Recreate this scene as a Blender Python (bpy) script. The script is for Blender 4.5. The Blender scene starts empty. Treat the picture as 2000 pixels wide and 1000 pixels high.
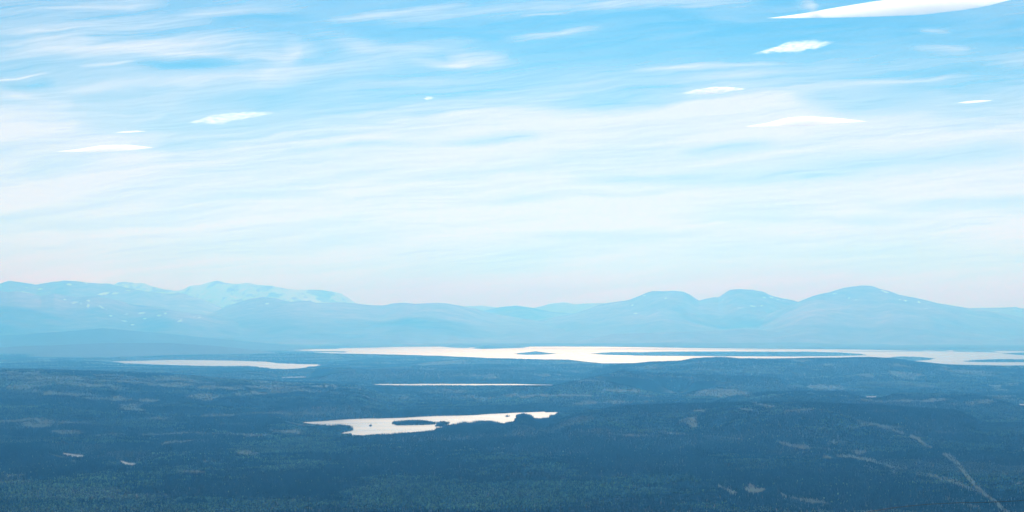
import bpy, math
import numpy as np
from mathutils import Vector, Matrix

# ------------------------------------------------------------------ camera, light, exposure
S = bpy.context.scene
R = math.radians
FPX = 2750.0            # focal length in pixels of the 2000 x 1000 photograph
EYE = 630.0             # picture row of the true horizon
CAMH = 600.0            # metres above the lakes
PITCH = math.atan((EYE - 500.0) / FPX)

cd = bpy.data.cameras.new('camera')
cam = bpy.data.objects.new('camera', cd)
S.collection.objects.link(cam)
cam.location = (0, 0, CAMH)
cam.rotation_euler = (R(90) + PITCH, 0, 0)
cd.sensor_width = 36.0
cd.lens = FPX / 2000.0 * 36.0
cd.clip_start = 1.0
cd.clip_end = 900000.0
S.camera = cam

SUN_EL, SUN_AZ = 31.0, 2.5          # degrees; azimuth measured clockwise from the view direction
w = bpy.data.worlds.new('World'); S.world = w; w.use_nodes = True
nt = w.node_tree
bg = nt.nodes['Background']
sky = nt.nodes.new('ShaderNodeTexSky')
sky.sky_type = 'NISHITA'; sky.sun_disc = False
sky.sun_elevation = R(SUN_EL); sky.sun_rotation = R(SUN_AZ)
sky.altitude = 300; sky.air_density = 1.3; sky.dust_density = 0.3; sky.ozone_density = 4.0
tint_ = nt.nodes.new('ShaderNodeMix'); tint_.data_type = 'RGBA'; tint_.blend_type = 'MULTIPLY'; tint_.inputs[0].default_value = 1.0
tint_.inputs[7].default_value = (0.17, 0.53, 0.72, 1)      # the photograph's cool grade of a clear sky
nt.links.new(sky.outputs[0], tint_.inputs[6]); nt.links.new(tint_.outputs[2], bg.inputs['Color'])
bg.inputs['Strength'].default_value = 0.10

sl = bpy.data.lights.new('sun', 'SUN'); sun = bpy.data.objects.new('sun', sl)
S.collection.objects.link(sun)
sl.energy = 4.4; sl.angle = R(0.5); sl.color = (0.99, 0.99, 0.985)
sd = Vector((math.sin(R(SUN_AZ)) * math.cos(R(SUN_EL)), math.cos(R(SUN_AZ)) * math.cos(R(SUN_EL)), math.sin(R(SUN_EL))))
sun.rotation_euler = sd.to_track_quat('Z', 'Y').to_euler()
sun.location = (0, 0, 3000)

S.view_settings.view_transform = 'Standard'
S.view_settings.look = 'None'
S.view_settings.exposure = 0.18
S.view_settings.gamma = 1.0
S.view_settings.use_curve_mapping = False
S.render.engine = 'CYCLES'
cy = S.cycles
cy.use_denoising = True
try:
    cy.denoiser = 'OPENIMAGEDENOISE'; cy.denoising_prefilter = 'ACCURATE'
except Exception:
    pass
cy.max_bounces = 6; cy.diffuse_bounces = 2; cy.glossy_bounces = 2
cy.transparent_max_bounces = 16; cy.volume_bounces = 1
cy.sample_clamp_indirect = 4.0

# ------------------------------------------------------------------ helpers
CP, SP = math.cos(PITCH), math.sin(PITCH)

def px_dir(x, y):
    """photo pixel -> (u, v): slopes X/Y and (Z-CAMH)/Y of the sight line"""
    a = (np.asarray(x, float) - 1000.0) / FPX
    b = (500.0 - np.asarray(y, float)) / FPX
    d = CP - b * SP
    return a / d, (SP + b * CP) / d

def project(X, Y, Z):
    dz = Z - CAMH
    f = Y * CP + dz * SP
    upv = -Y * SP + dz * CP
    return 1000.0 + FPX * X / f, 500.0 - FPX * upv / f

def hash2(ix, iy, seed):
    h = (ix.astype(np.int64) * 374761393 + iy.astype(np.int64) * 668265263 + seed * 1442695041) & 0xFFFFFFFF
    h = ((h ^ (h >> 13)) * 1274126177) & 0xFFFFFFFF
    h = h ^ (h >> 16)
    return (h & 0xFFFF) / 65535.0

def vnoise(x, y, seed=0):
    ix = np.floor(x); iy = np.floor(y)
    fx = x - ix; fy = y - iy
    fx = fx * fx * fx * (fx * (fx * 6 - 15) + 10); fy = fy * fy * fy * (fy * (fy * 6 - 15) + 10)
    a = hash2(ix, iy, seed); b = hash2(ix + 1, iy, seed)
    c = hash2(ix, iy + 1, seed); d = hash2(ix + 1, iy + 1, seed)
    return (a + (b - a) * fx) * (1 - fy) + (c + (d - c) * fx) * fy

def fbm(x, y, seed=0, octv=4, gain=0.5):
    s = 0.0; a = 1.0; t = 0.0; k = 1.0
    for o in range(octv):
        s = s + a * (vnoise(x * k + 17.3 * o, y * k - 9.1 * o, seed + o * 7) * 2 - 1)
        t += a; a *= gain; k *= 2.03
    return s / t

def sstep(a, b, x):
    t = np.clip((x - a) / (b - a), 0, 1)
    return t * t * (3 - 2 * t)

def poly_interp(pts, x, smooth=True):
    p = np.array(pts, float)
    y = np.interp(x, p[:, 0], p[:, 1])
    if smooth:
        for d in (4, 8):
            y = (y + np.interp(x - d, p[:, 0], p[:, 1]) * .5 + np.interp(x + d, p[:, 0], p[:, 1]) * .5) / 2
    return y

def mesh_obj(name, verts, faces, mat, smooth=True, attrs=None, fattrs=None, parent=None):
    """verts (n,3); faces (m,k) with k = 3 or 4"""
    me = bpy.data.meshes.new(name)
    n, m, k = len(verts), len(faces), faces.shape[1]
    me.vertices.add(n); me.vertices.foreach_set('co', np.ascontiguousarray(verts, np.float32).ravel())
    me.loops.add(m * k); me.loops.foreach_set('vertex_index', np.ascontiguousarray(faces, np.int32).ravel())
    me.polygons.add(m); me.polygons.foreach_set('loop_start', np.arange(0, m * k, k, dtype=np.int32))
    me.polygons.foreach_set('use_smooth', np.full(m, smooth, bool))
    me.update(calc_edges=True)
    for an, arr in (attrs or {}).items():
        if arr.ndim == 1:
            at = me.attributes.new(an, 'FLOAT', 'POINT'); at.data.foreach_set('value', arr.astype(np.float32))
        else:
            at = me.attributes.new(an, 'FLOAT_COLOR', 'POINT')
            at.data.foreach_set('color', np.c_[arr, np.ones(len(arr))].astype(np.float32).ravel())
    me.materials.append(mat)
    o = bpy.data.objects.new(name, me); S.collection.objects.link(o)
    if parent: o.parent = parent
    return o

def grid_faces(nr, nc):
    i = np.arange(nr * nc).reshape(nr, nc)
    return np.stack([i[:-1, :-1], i[:-1, 1:], i[1:, 1:], i[1:, :-1]], -1).reshape(-1, 4)

def structure(o): o['kind'] = 'structure'; return o
def tag(o, label, cat, group=None):
    o['label'] = label; o['category'] = cat
    if group: o['group'] = group
    return o

def new_mat(name):
    m = bpy.data.materials.new(name); m.use_nodes = True
    return m, m.node_tree.nodes, m.node_tree.links

# ------------------------------------------------------------------ materials
def ground_material(name, scale, strength, rough=0.95):
    m, N, L = new_mat(name)
    p = N['Principled BSDF']; p.inputs['Roughness'].default_value = rough
    p.inputs['Specular IOR Level'].default_value = 0.08
    at = N.new('ShaderNodeAttribute'); at.attribute_name = 'tint'
    tc = N.new('ShaderNodeNewGeometry')
    ns = N.new('ShaderNodeTexNoise'); ns.inputs['Scale'].default_value = scale; ns.inputs['Detail'].default_value = 6
    L.new(tc.outputs['Position'], ns.inputs['Vector'])
    mr = N.new('ShaderNodeMapRange'); mr.inputs[1].default_value = .3; mr.inputs[2].default_value = .7
    mr.inputs[3].default_value = 1 - strength; mr.inputs[4].default_value = 1 + strength
    L.new(ns.outputs['Fac'], mr.inputs[0])
    mx = N.new('ShaderNodeVectorMath'); mx.operation = 'SCALE'
    L.new(at.outputs['Color'], mx.inputs[0]); L.new(mr.outputs[0], mx.inputs['Scale'])
    L.new(mx.outputs[0], p.inputs['Base Color'])
    return m

MAT_ground = ground_material('mire_and_forest_floor', 0.01, 0.3)
MAT_mount = ground_material('fell_rock_and_heath', 0.002, 0.15)

def tree_material():
    m, N, L = new_mat('conifer_and_birch_foliage')
    p = N['Principled BSDF']; p.inputs['Roughness'].default_value = 0.8
    p.inputs['Specular IOR Level'].default_value = 0.15
    at = N.new('ShaderNodeAttribute'); at.attribute_name = 'tint'
    L.new(at.outputs['Color'], p.inputs['Base Color'])
    tr = N.new('ShaderNodeBsdfTranslucent'); L.new(at.outputs['Color'], tr.inputs['Color'])
    mx = N.new('ShaderNodeMixShader'); mx.inputs[0].default_value = 0.45
    L.new(p.outputs[0], mx.inputs[1]); L.new(tr.outputs[0], mx.inputs[2])
    L.new(mx.outputs[0], N['Material Output'].inputs['Surface'])
    return m
MAT_tree = tree_material()

def water_material():
    m, N, L = new_mat('rippled_lake_water')
    p = N['Principled BSDF']                       # wind-roughened water
    q = N.new('ShaderNodeBsdfPrincipled')          # calmer lanes
    for b_, r_ in ((p, .68), (q, .24)):
        b_.inputs['Base Color'].default_value = (0.01, 0.03, 0.045, 1)
        b_.inputs['IOR'].default_value = 1.6; b_.inputs['Roughness'].default_value = r_
    g = N.new('ShaderNodeNewGeometry')
    mp = N.new('ShaderNodeMapping'); mp.inputs['Scale'].default_value = (0.0016, 0.0055, 1)
    L.new(g.outputs['Position'], mp.inputs['Vector'])
    ns = N.new('ShaderNodeTexNoise'); ns.inputs['Scale'].default_value = 1; ns.inputs['Detail'].default_value = 5
    L.new(mp.outputs[0], ns.inputs['Vector'])
    mr = N.new('ShaderNodeMapRange'); mr.inputs[1].default_value = .35; mr.inputs[2].default_value = .65
    mr.inputs[3].default_value = 0.0; mr.inputs[4].default_value = 0.75
    L.new(ns.outputs['Fac'], mr.inputs[0])
    mx = N.new('ShaderNodeMixShader'); L.new(mr.outputs[0], mx.inputs[0])
    L.new(p.outputs[0], mx.inputs[1]); L.new(q.outputs[0], mx.inputs[2])
    L.new(mx.outputs[0], N['Material Output'].inputs['Surface'])
    return m
MAT_water = water_material()

def cirrus_material():
    m, N, L = new_mat('thin_ice_cloud')
    N.remove(N['Principled BSDF'])
    at = N.new('ShaderNodeAttribute'); at.attribute_name = 'cover'
    g = N.new('ShaderNodeNewGeometry')
    ns = N.new('ShaderNodeTexNoise'); ns.inputs['Scale'].default_value = 1; ns.inputs['Detail'].default_value = 5
    mp = N.new('ShaderNodeMapping'); mp.inputs['Scale'].default_value = (0.00022, 0.00035, 0.0003)
    L.new(g.outputs['Position'], mp.inputs['Vector']); L.new(mp.outputs[0], ns.inputs['Vector'])
    ma = N.new('ShaderNodeMath'); ma.operation = 'MULTIPLY_ADD'; ma.inputs[1].default_value = 0.10; ma.inputs[2].default_value = 0.95
    L.new(ns.outputs['Fac'], ma.inputs[0])
    mm = N.new('ShaderNodeMath'); mm.operation = 'MULTIPLY'; mm.use_clamp = True
    L.new(at.outputs['Fac'], mm.inputs[0]); L.new(ma.outputs[0], mm.inputs[1])
    t = N.new('ShaderNodeBsdfTransparent')
    tl = N.new('ShaderNodeBsdfTranslucent'); tl.inputs['Color'].default_value = (1, .955, .87, 1)
    df = N.new('ShaderNodeBsdfDiffuse'); df.inputs['Color'].default_value = (.95, .95, .95, 1)
    m1 = N.new('ShaderNodeMixShader'); m1.inputs[0].default_value = 0.03
    L.new(tl.outputs[0], m1.inputs[1]); L.new(df.outputs[0], m1.inputs[2])
    m2 = N.new('ShaderNodeMixShader')
    L.new(mm.outputs[0], m2.inputs[0]); L.new(t.outputs[0], m2.inputs[1]); L.new(m1.outputs[0], m2.inputs[2])
    L.new(m2.outputs[0], N['Material Output'].inputs['Surface'])
    return m
MAT_cirrus = cirrus_material()

def cloud_material(name, dens):
    m, N, L = new_mat(name)
    N.remove(N['Principled BSDF'])
    v = N.new('ShaderNodeVolumePrincipled')
    v.inputs['Color'].default_value = (1, 1, 1, 1)
    v.inputs['Absorption Color'].default_value = (1, 1, 1, 1)
    v.inputs['Density'].default_value = dens
    v.inputs['Anisotropy'].default_value = 0.55
    L.new(v.outputs[0], N['Material Output'].inputs['Volume'])
    return m

# ------------------------------------------------------------------ lakes: outlines in picture rows, laid out on the plane z = 0
def on_water(pts):
    p = np.array(pts, float)
    u, v = px_dir(p[:, 0], p[:, 1])
    Y = -CAMH / v
    return np.c_[u * Y, Y]

def densify(P, jit, seed):
    """rough up a world outline"""
    out = []
    rs = np.random.RandomState(seed)
    for i in range(len(P)):
        a, b = P[i], P[(i + 1) % len(P)]
        d = b - a; L_ = np.hypot(*d); n = max(1, int(L_ / (jit * 3)))
        nrm = np.array([-d[1], d[0]]) / (L_ + 1e-9)
        for k in range(n):
            t = k / n
            out.append(a + d * t + nrm * (rs.randn() * jit * .5 if k else 0))
    return np.array(out)

# (name, label, outline, islands, row of the near shore per column [hides nothing in front of it])
NEAR_LAKE = [(588, 825), (625, 823), (650, 821), (690, 818.5), (740, 817.5), (790, 816), (830, 813.5), (880, 812), (925, 811), (950, 809),
             (985, 807.5), (1000, 806.5), (1030, 805.5), (1064, 804), (1066, 805.5), (1096, 805), (1090, 808), (1080, 813), (1070, 818),
             (1050, 820), (1040, 817), (1034, 811), (1022, 809), (1010, 812), (1004, 824), (985, 828), (960, 824), (935, 824), (915, 828),
             (905, 826), (892, 830), (878, 832), (858, 829), (850, 833), (868, 834), (845, 842), (820, 845),
             (785, 847.5), (760, 850), (735, 850), (705, 852.5), (690, 851), (676, 852), (668, 846),
             (690, 840), (686, 834), (660, 832), (648, 834), (612, 832), (594, 829)]
LEFT_LAKE = [(215, 706.5), (245, 705), (300, 703.8), (340, 703), (400, 703.6), (460, 704.6), (520, 706.5), (540, 709.5), (580, 711), (628, 712), (618, 716),
             (590, 720), (560, 722), (530, 721), (500, 717), (470, 716), (420, 716.5), (370, 715), (300, 713.5), (250, 711)]
FAR_LAKE = [(535, 683), (600, 681), (660, 680), (720, 679), (780, 677.6), (860, 677.2), (890, 679.4), (915, 679.8), (922, 678), (928, 681), (945, 681.5), (1000, 680), (1020, 679.5), (1035, 677),
            (1100, 677), (1200, 677.6), (1300, 679), (1400, 680.5), (1500, 681.3), (1600, 681.8), (1700, 683), (1760, 684.6), (1800, 685.8), (1812, 684.6),
            (1850, 686.2), (1855, 683.5), (1866, 683.4), (1862, 687), (1900, 687.6), (1955, 688.6), (1940, 685.2), (2010, 686), (2080, 687), (2180, 690), (2180, 716),
            (2000, 717), (1920, 716), (1840, 713), (1790, 708), (1780, 706), (1815, 703), (1826, 701), (1800, 699.5), (1740, 698.6),
            (1700, 703), (1600, 705), (1500, 706), (1400, 706), (1330, 707), (1270, 710), (1240, 711), (1180, 711), (1140, 709), (1110, 703),
            (1060, 703), (1000, 702), (950, 700.5), (860, 696.5), (780, 694), (700, 692), (650, 691), (600, 688), (550, 685.5)]
THIN_LAKE = [(715, 750.6), (760, 750), (850, 750), (1000, 750), (1082, 752), (1078, 754.6), (1000, 754), (900, 754), (800, 754.2), (740, 753.4)]
PONDS = [
    ('narrow pale pond behind the forest, right of the long left lake', [(545, 736.6), (570, 736), (600, 735.6), (596, 738.6), (552, 739.2)]),
    ('small pond in the forest, right of centre', [(1296, 766.6), (1328, 767), (1326, 769.8), (1299, 769.2)]),
    ('crescent pond at far left', [(121, 884), (136, 886), (164, 889), (163, 894.5), (138, 893.5), (124, 889.5)]),
    ('hook shaped pond in the lower left forest', [(232, 899), (242, 901), (250, 904), (266, 905), (264, 911), (246, 910.5), (238, 906)]),
    ('tiny pond at the right edge', [(1988, 789), (2040, 789.5), (2040, 794.5), (1992, 794)]),
    ('pale sliver of a pond below the right fells', [(1690, 774.4), (1712, 774.2), (1712, 777.5), (1692, 777.5)]),
    ('tiny far pond on the left of the middle ridge', [(1010, 729.4), (1030, 729), (1028, 731.5), (1012, 731.6)]),
]
# islands: (outline on the water plane, top height)
ISLANDS = [
    ([(764, 828), (770, 825), (800, 823), (830, 822.5), (850, 826), (851, 829), (820, 830.5), (775, 831)], 5),
    ([(720, 832), (723, 831.3), (727, 832), (724, 833.2)], 2),
    ([(985, 813.5), (992, 812.6), (998, 813.6), (991, 814.4)], 2),
    ([(850, 826.5), (866, 824.2), (880, 827), (872, 830), (856, 829.5)], 3),
    ([(1003, 691.8), (1015, 689.6), (1040, 688.6), (1070, 689.6), (1088, 691.2), (1060, 693), (1030, 693.2)], 40),
    ([(1152, 691.3), (1170, 690.2), (1240, 690.4), (1300, 688.7), (1400, 688), (1500, 688.5), (1600, 689.8), (1680, 692), (1690, 694), (1640, 695.4), (1550, 696.4), (1400, 695.8), (1250, 694.8), (1180, 693)], 28),
    ([(1884, 706.2), (1900, 704.2), (1950, 703), (2020, 703.6), (2060, 706), (2000, 707.6), (1920, 707.4)], 16),
    ([(1958, 691), (1975, 690), (2040, 690.5), (2100, 692), (2000, 694)], 18),
]
lakes = [on_water(p) for p in (NEAR_LAKE, LEFT_LAKE, FAR_LAKE, THIN_LAKE)] + [on_water(p) for _, p in PONDS]
jits = [20, 45, 90, 24] + [8, 8, 4, 4, 8, 8, 10]
lakes = [densify(P, j, 5 + i) for i, (P, j) in enumerate(zip(lakes, jits))]
isles = [densify(on_water(p), 10 if i < 4 else 30, 60 + i) for i, (p, h) in enumerate(ISLANDS)]

def signed_dist(P, X, Y, reach):
    """distance to outline P, negative inside, only within `reach` of its bounding box (else +reach)"""
    out = np.full(X.shape, float(reach))
    m = (X > P[:, 0].min() - reach) & (X < P[:, 0].max() + reach) & (Y > P[:, 1].min() - reach) & (Y < P[:, 1].max() + reach)
    x = X[m]; y = Y[m]
    if len(x) == 0: return out
    d2 = np.full(x.shape, 1e18); ins = np.zeros(x.shape, bool)
    for i in range(len(P)):
        ax, ay = P[i]; bx, by = P[(i + 1) % len(P)]
        ex, ey = bx - ax, by - ay
        t = np.clip(((x - ax) * ex + (y - ay) * ey) / (ex * ex + ey * ey + 1e-9), 0, 1)
        d2 = np.minimum(d2, (x - ax - t * ex) ** 2 + (y - ay - t * ey) ** 2)
        c = (ay > y) != (by > y)
        if ey != 0:
            ins ^= c & (x < ax + (y - ay) / ey * ex)
    d = np.minimum(np.sqrt(d2), reach)
    out[m] = np.where(ins, -d, d)
    return out

# ------------------------------------------------------------------ height of the forest lowland
TREE_H = 11.0
# ridge crests seen in the lowland: (picture crest incl. trees, distance, front width, back width)
RIDGES = [
    ([(-200, 722), (0, 719), (100, 721), (200, 725), (300, 728), (350, 731), (430, 737), (550, 744), (700, 752), (780, 760)], 11500, 3800, 700),
    ([(-200, 712), (0, 707), (120, 705), (200, 706.5), (240, 712), (400, 716.5), (500, 722)], 19500, 1500, 700),
    ([(380, 730), (560, 722), (640, 717), (720, 720), (860, 723), (960, 720), (1060, 724), (1150, 730)], 15500, 1000, 600),
    ([(640, 712), (700, 700), (800, 700), (900, 704), (1000, 708), (1080, 711)], 21500, 1200, 700),
    ([(1120, 714), (1250, 709), (1270, 706), (1330, 704), (1350, 699), (1375, 696.6), (1410, 696.8), (1440, 699), (1500, 700), (1560, 699), (1620, 698), (1700, 697), (1740, 699.5), (1790, 706), (1850, 712), (1950, 714), (2200, 715)], 15800, 2400, 700),
    ([(960, 730), (1020, 723), (1130, 720.5), (1200, 722), (1270, 728), (1400, 732), (1500, 736), (1600, 744)], 12400, 1600, 450),
    ([(1050, 822), (1100, 808), (1200, 794), (1300, 788), (1450, 786), (1560, 785), (1700, 790), (1850, 800), (1950, 815)], 7900, 1300, 450),
    ([(850, 850), (900, 832), (960, 824), (1000, 814), (1014, 807), (1032, 809), (1050, 820), (1075, 818), (1120, 817), (1200, 828), (1300, 840), (1500, 856), (1600, 870)], 8350, 1500, 300),
    ([(1350, 780), (1500, 765), (1600, 764), (1800, 768), (2100, 770)], 9900, 1400, 450),
    ([(-200, 800), (0, 796), (200, 794), (350, 800), (500, 815)], 8500, 1100, 500),
    ([(-200, 770), (0, 762), (140, 756), (240, 760), (400, 775)], 10000, 1200, 500),
]
# sight lines kept open to the near shores: (row per column incl. trees, distance of the shore)
KEEP = [
    ([(585, 832), (612, 833), (648, 834), (662, 834), (686, 836), (690, 850), (740, 849), (790, 848), (850, 841), (870, 833), (905, 828), (930, 825), (960, 824), (985, 827), (1004, 824), (1012, 808), (1034, 809), (1050, 818), (1070, 817), (1096, 806)], 7400),
    ([(230, 710), (300, 712), (400, 715), (470, 715), (530, 720), (560, 721), (590, 719), (630, 713)], 20400),
    ([(530, 686), (600, 687.5), (650, 690), (780, 693), (860, 695), (950, 699), (1060, 701), (1110, 702), (1140, 706), (1180, 710), (1240, 709.5), (1270, 706), (1330, 704), (1350, 699), (1375, 696.6), (1410, 696.8), (1440, 699), (1500, 700), (1560, 699), (1620, 698), (1700, 697), (1740, 699.5), (1790, 706), (1850, 712), (1950, 714), (2200, 715)], 24500),
    ([(715, 753), (1082, 753)], 13200),
    ([(545, 738), (610, 738)], 15200),
    ([(1292, 769), (1330, 769)], 12000),
    ([(120, 893), (166, 893)], 6300),
    ([(230, 909), (268, 909)], 5900),
    ([(1986, 792), (2045, 792)], 10300),
    ([(1688, 776.5), (1714, 776.5)], 11300),
]

def lowland(X, Y):
    u = X / Y
    xp = 1000 + u * FPX * CP          # picture column (close enough)
    near = sstep(5200, 7500, Y)
    h = 20 + 24 * fbm(X / 2600, Y / 1500, 3, 3) * (.4 + near) + 7 * fbm(X / 700, Y / 420, 11, 3)
    h = h + 70 * sstep(8500, 12500, Y) * np.maximum(fbm(X / 3600, Y / 1300, 23, 3), 0)
    h = np.maximum(h, 3)
    for k, (pts, D, wf, wb) in enumerate(RIDGES):
        p = np.array(pts, float)
        row = poly_interp(pts, xp)
        wob = D + 400 * fbm(xp / 160, xp * 0 + k * 3.7, 31 + k, 2)
        _, v = px_dir(1000.0, row)
        top = CAMH + v * wob - TREE_H
        ends = sstep(p[0, 0] - 10, p[0, 0] + 90, xp) * (1 - sstep(p[-1, 0] - 90, p[-1, 0] + 10, xp))
        t = (Y - wob); t = np.where(t < 0, t / wf, t / wb)
        prof = np.exp(-t * t * 1.3)
        c = np.maximum(top, 0) * prof * ends
        h = np.maximum(h, c) + .12 * np.minimum(h, c)
    for pts, D in KEEP:
        p = np.array(pts, float)
        row = poly_interp(pts, xp, False) 
        _, v = px_dir(1000.0, row)
        cap = CAMH + v * Y - TREE_H * 1.05
        outside = np.maximum(p[0, 0] - xp, xp - p[-1, 0]) / 25.0
        cap = cap + np.maximum(outside, 0) * 25
        sel = (Y < CAMH / np.maximum(-v, 1e-4) * .992)
        h = np.where(sel, np.minimum(h, np.maximum(cap, 1.0)), h)
    h = np.maximum(h, 1.5)
    for P, j in zip(lakes, jits):
        reach = 260.0 if j > 10 else 150.0
        d = signed_dist(P, X, Y, reach)
        h = np.where(d < 0, -4.0, 1.0 + (h - 1.0) * sstep(-10, reach, d))
    for P, (_, top) in zip(isles, ISLANDS):
        d = signed_dist(P, X, Y, 600.0)
        h = np.where(d < 0, 1.0 + (top - 1) * sstep(0, 90 if top < 10 else 450, -d), h)
    return h

# open mires, clearings and cut lines: (column, row, half width, half height, tilt)
MIRES = [(55, 756, 60, 5, -.05), (120, 768, 80, 5, .05), (175, 752, 75, 5, .08), (265, 797, 25, 8, 0), (200, 780, 60, 4, 0), (290, 782, 22, 4, 0), (400, 776, 40, 5, 0),
         (30, 822, 45, 3, -.06), (100, 824, 75, 3.2, .05), (60, 830, 40, 5, 0), (145, 844, 45, 4.5, .02), (230, 850, 40, 3, 0),
         (340, 848, 55, 3, -.04), (430, 846, 55, 2.2, 0), (480, 849, 30, 3, 0), (350, 866, 65, 3, -.06), (410, 902, 30, 2.5, 0), (365, 924, 35, 4, .05), (480, 886, 28, 6, .1),
         (135, 902, 14, 3, 0), (30, 928, 25, 3, 0), (300, 818, 35, 2.5, 0), (430, 813, 40, 2.5, 0), (450, 829, 40, 2, 0),
         (560, 808, 90, 2, 0), (640, 756, 30, 4, 0), (560, 843, 45, 5, -.02), (690, 758, 40, 2.5, 0), (540, 756, 30, 3, 0), (790, 778, 30, 2.5, 0), (700, 794, 40, 2, 0),
         (880, 764, 60, 2.5, 0), (920, 778, 60, 2.8, .02), (990, 775, 25, 2, 0), (930, 735, 70, 2, 0), (1060, 732, 40, 2.6, 0), (1130, 728, 25, 2.5, .1), (1150, 745, 35, 2.5, 0),
         (1030, 774, 50, 3.5, 0), (1120, 774, 60, 3, 0), (1210, 763, 50, 4, 0), (1265, 774, 18, 3, 0), (1240, 785, 60, 2.5, .02), (1170, 787, 80, 2.5, -.02), (1300, 753, 50, 2.5, 0),
         (1365, 826, 18, 9, .3), (1350, 820, 12, 3, 0), (1480, 789, 22, 4, .15), (1365, 771, 30, 2.5, 0), (1450, 772, 30, 3, 0), (1520, 775, 30, 2, -.1), (1445, 802, 16, 3, 0), (1370, 802, 10, 4, 0),
         (1260, 850, 60, 2.5, .03), (1340, 847, 40, 2, .02), (1240, 848, 15, 3, 0), (1180, 841, 35, 1.5, 0),
         (1460, 957, 26, 8, .1), (1410, 958, 20, 4, .5), (1390, 950, 6, 4, 0), (1575, 980, 40, 4, .18), (1530, 965, 5, 14, 0), (1548, 873, 32, 4, .15), (1600, 892, 14, 4, .1), (1648, 864, 30, 2.5, -.1),
         (1660, 893, 30, 4, .05), (1700, 900, 40, 4, .2), (1735, 912, 20, 4, .2), (1685, 911, 12, 2, .1), (1733, 921, 5, 5, 0), (1640, 880, 60, 2, .05), (1690, 886, 20, 6, 0),
         (1560, 802, 40, 2.5, -.05), (1640, 762, 60, 2.5, 0), (1600, 756, 60, 3, .03), (1580, 769, 12, 3, .2), (1700, 783, 50, 2.5, 0), (1800, 783, 55, 3, -.05), (1905, 786, 35, 3, 0), (1880, 790, 50, 2, 0), (1955, 756, 25, 5, -.3), (1960, 779, 25, 2.5, .1),
         (1680, 833, 40, 3, 0), (1730, 832, 45, 4, .08), (1720, 805, 25, 2, 0), (1965, 816, 12, 2, .1), (1813, 957, 10, 2, .1), (1965, 927, 3, 6, 0), (1985, 946, 8, 3, .2),
         (1850, 845, 40, 2, 0), (1780, 735, 20, 2.5, 0), (1680, 732, 20, 3, 0), (1560, 706, 30, 1.5, 0), (1850, 719, 20, 2, 0), (1620, 712, 20, 2, 0), (1380, 721, 25, 1.5, 0), (1480, 718, 12, 1.5, 0), (1270, 717, 14, 1.5, 0),
         (600, 766, 40, 2, 0), (480, 768, 35, 3, 0), (430, 758, 50, 4, 0), (330, 752, 60, 4, 0), (350, 740, 60, 3, .05), (480, 754, 30, 2.5, 0), (240, 745, 70, 3, .05), (90, 738, 90, 4, .02), (220, 735, 70, 3, .04), (30, 730, 60, 3, 0)]
CUTS = [([(1843, 888), (1862, 898), (1882, 922), (1905, 948), (1925, 968), (1945, 985), (1975, 1012)], 5.0, 1.0),
        ([(1790, 925), (1830, 932), (1865, 941), (1900, 958), (1925, 970)], 5, .75),
        ([(1675, 822), (1710, 831), (1740, 838), (1766, 848)], 2.8, .8),
        ([(1780, 853), (1795, 858), (1803, 868), (1818, 875)], 4.0, 1.0),
        ([(1600, 800), (1640, 808), (1675, 821)], 1.5, .6),
        ([(1850, 973), (1880, 985), (1910, 992)], 3, .7),
        ([(440, 811), (560, 807), (700, 805)], 1.2, .7),
        ([(1130, 843), (1300, 843), (1480, 862)], 1.2, .6)]

def openness(xp, yp, X, Y):
    """0 = closed forest, 1 = open mire"""
    o = np.zeros(xp.shape)
    wx = xp + 16 * fbm(X / 50, Y / 160, 71, 4) + 30 * fbm(X / 260, Y / 500, 72, 3)
    wy = yp + 5.5 * fbm(X / 110, Y / 260, 75, 4)
    for cx, cy, hw, hh, tl in MIRES:
        m = (np.abs(xp - cx) < hw * 1.6 + 20) & (np.abs(yp - cy) < hh * 2 + abs(tl) * hw * 1.6 + 8)
        if not m.any(): continue
        dx = wx[m] - cx; dy = wy[m] - cy - tl * dx
        q = (dx / hw) ** 2 + (dy / hh) ** 2
        o[m] = np.maximum(o[m], (1 - sstep(.3, 1.4, q)) * (.95 if hh > 2.8 else .75))
    for pts, wd, amp in CUTS:
        for (ax, ay), (bx, by) in zip(pts[:-1], pts[1:]):
            m = (xp > min(ax, bx) - 25) & (xp < max(ax, bx) + 25) & (yp > min(ay, by) - 12) & (yp < max(ay, by) + 12)
            if not m.any(): continue
            x = wx[m] * .15 + xp[m] * .85; y = wy[m] * .2 + yp[m] * .8
            ex, ey = bx - ax, by - ay
            t = np.clip(((x - ax) * ex + (y - ay) * ey) / (ex * ex + ey * ey), 0, 1)
            d = np.hypot(x - ax - t * ex, y - ay - t * ey)
            o[m] = np.maximum(o[m], (1 - sstep(wd * .6, wd, d)) * amp)
    n = fbm(X / 900, Y / 800, 81, 4) 
    far = sstep(6500, 11000, Y)
    o = np.maximum(o, sstep(.34, .52, n) * (.25 + .6 * far))
    return o

# ------------------------------------------------------------------ ground: one sheet, fine in front of the camera, coarse all round
def tint_of(o, X, Y):
    n = fbm(X / 350, Y / 350, 91, 4)[..., None]
    floor_ = np.array([.030, .042, .020]); mire = np.array([.017, .046, .026]); rust = np.array([.024, .040, .024])
    b = sstep(-.2, .5, fbm(X / 700, Y / 700, 95, 3))[..., None]
    m = mire * (1 - b) + rust * b
    return (floor_ * (1 - o[..., None]) + m * o[..., None]) * (1 + .35 * n)

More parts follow.
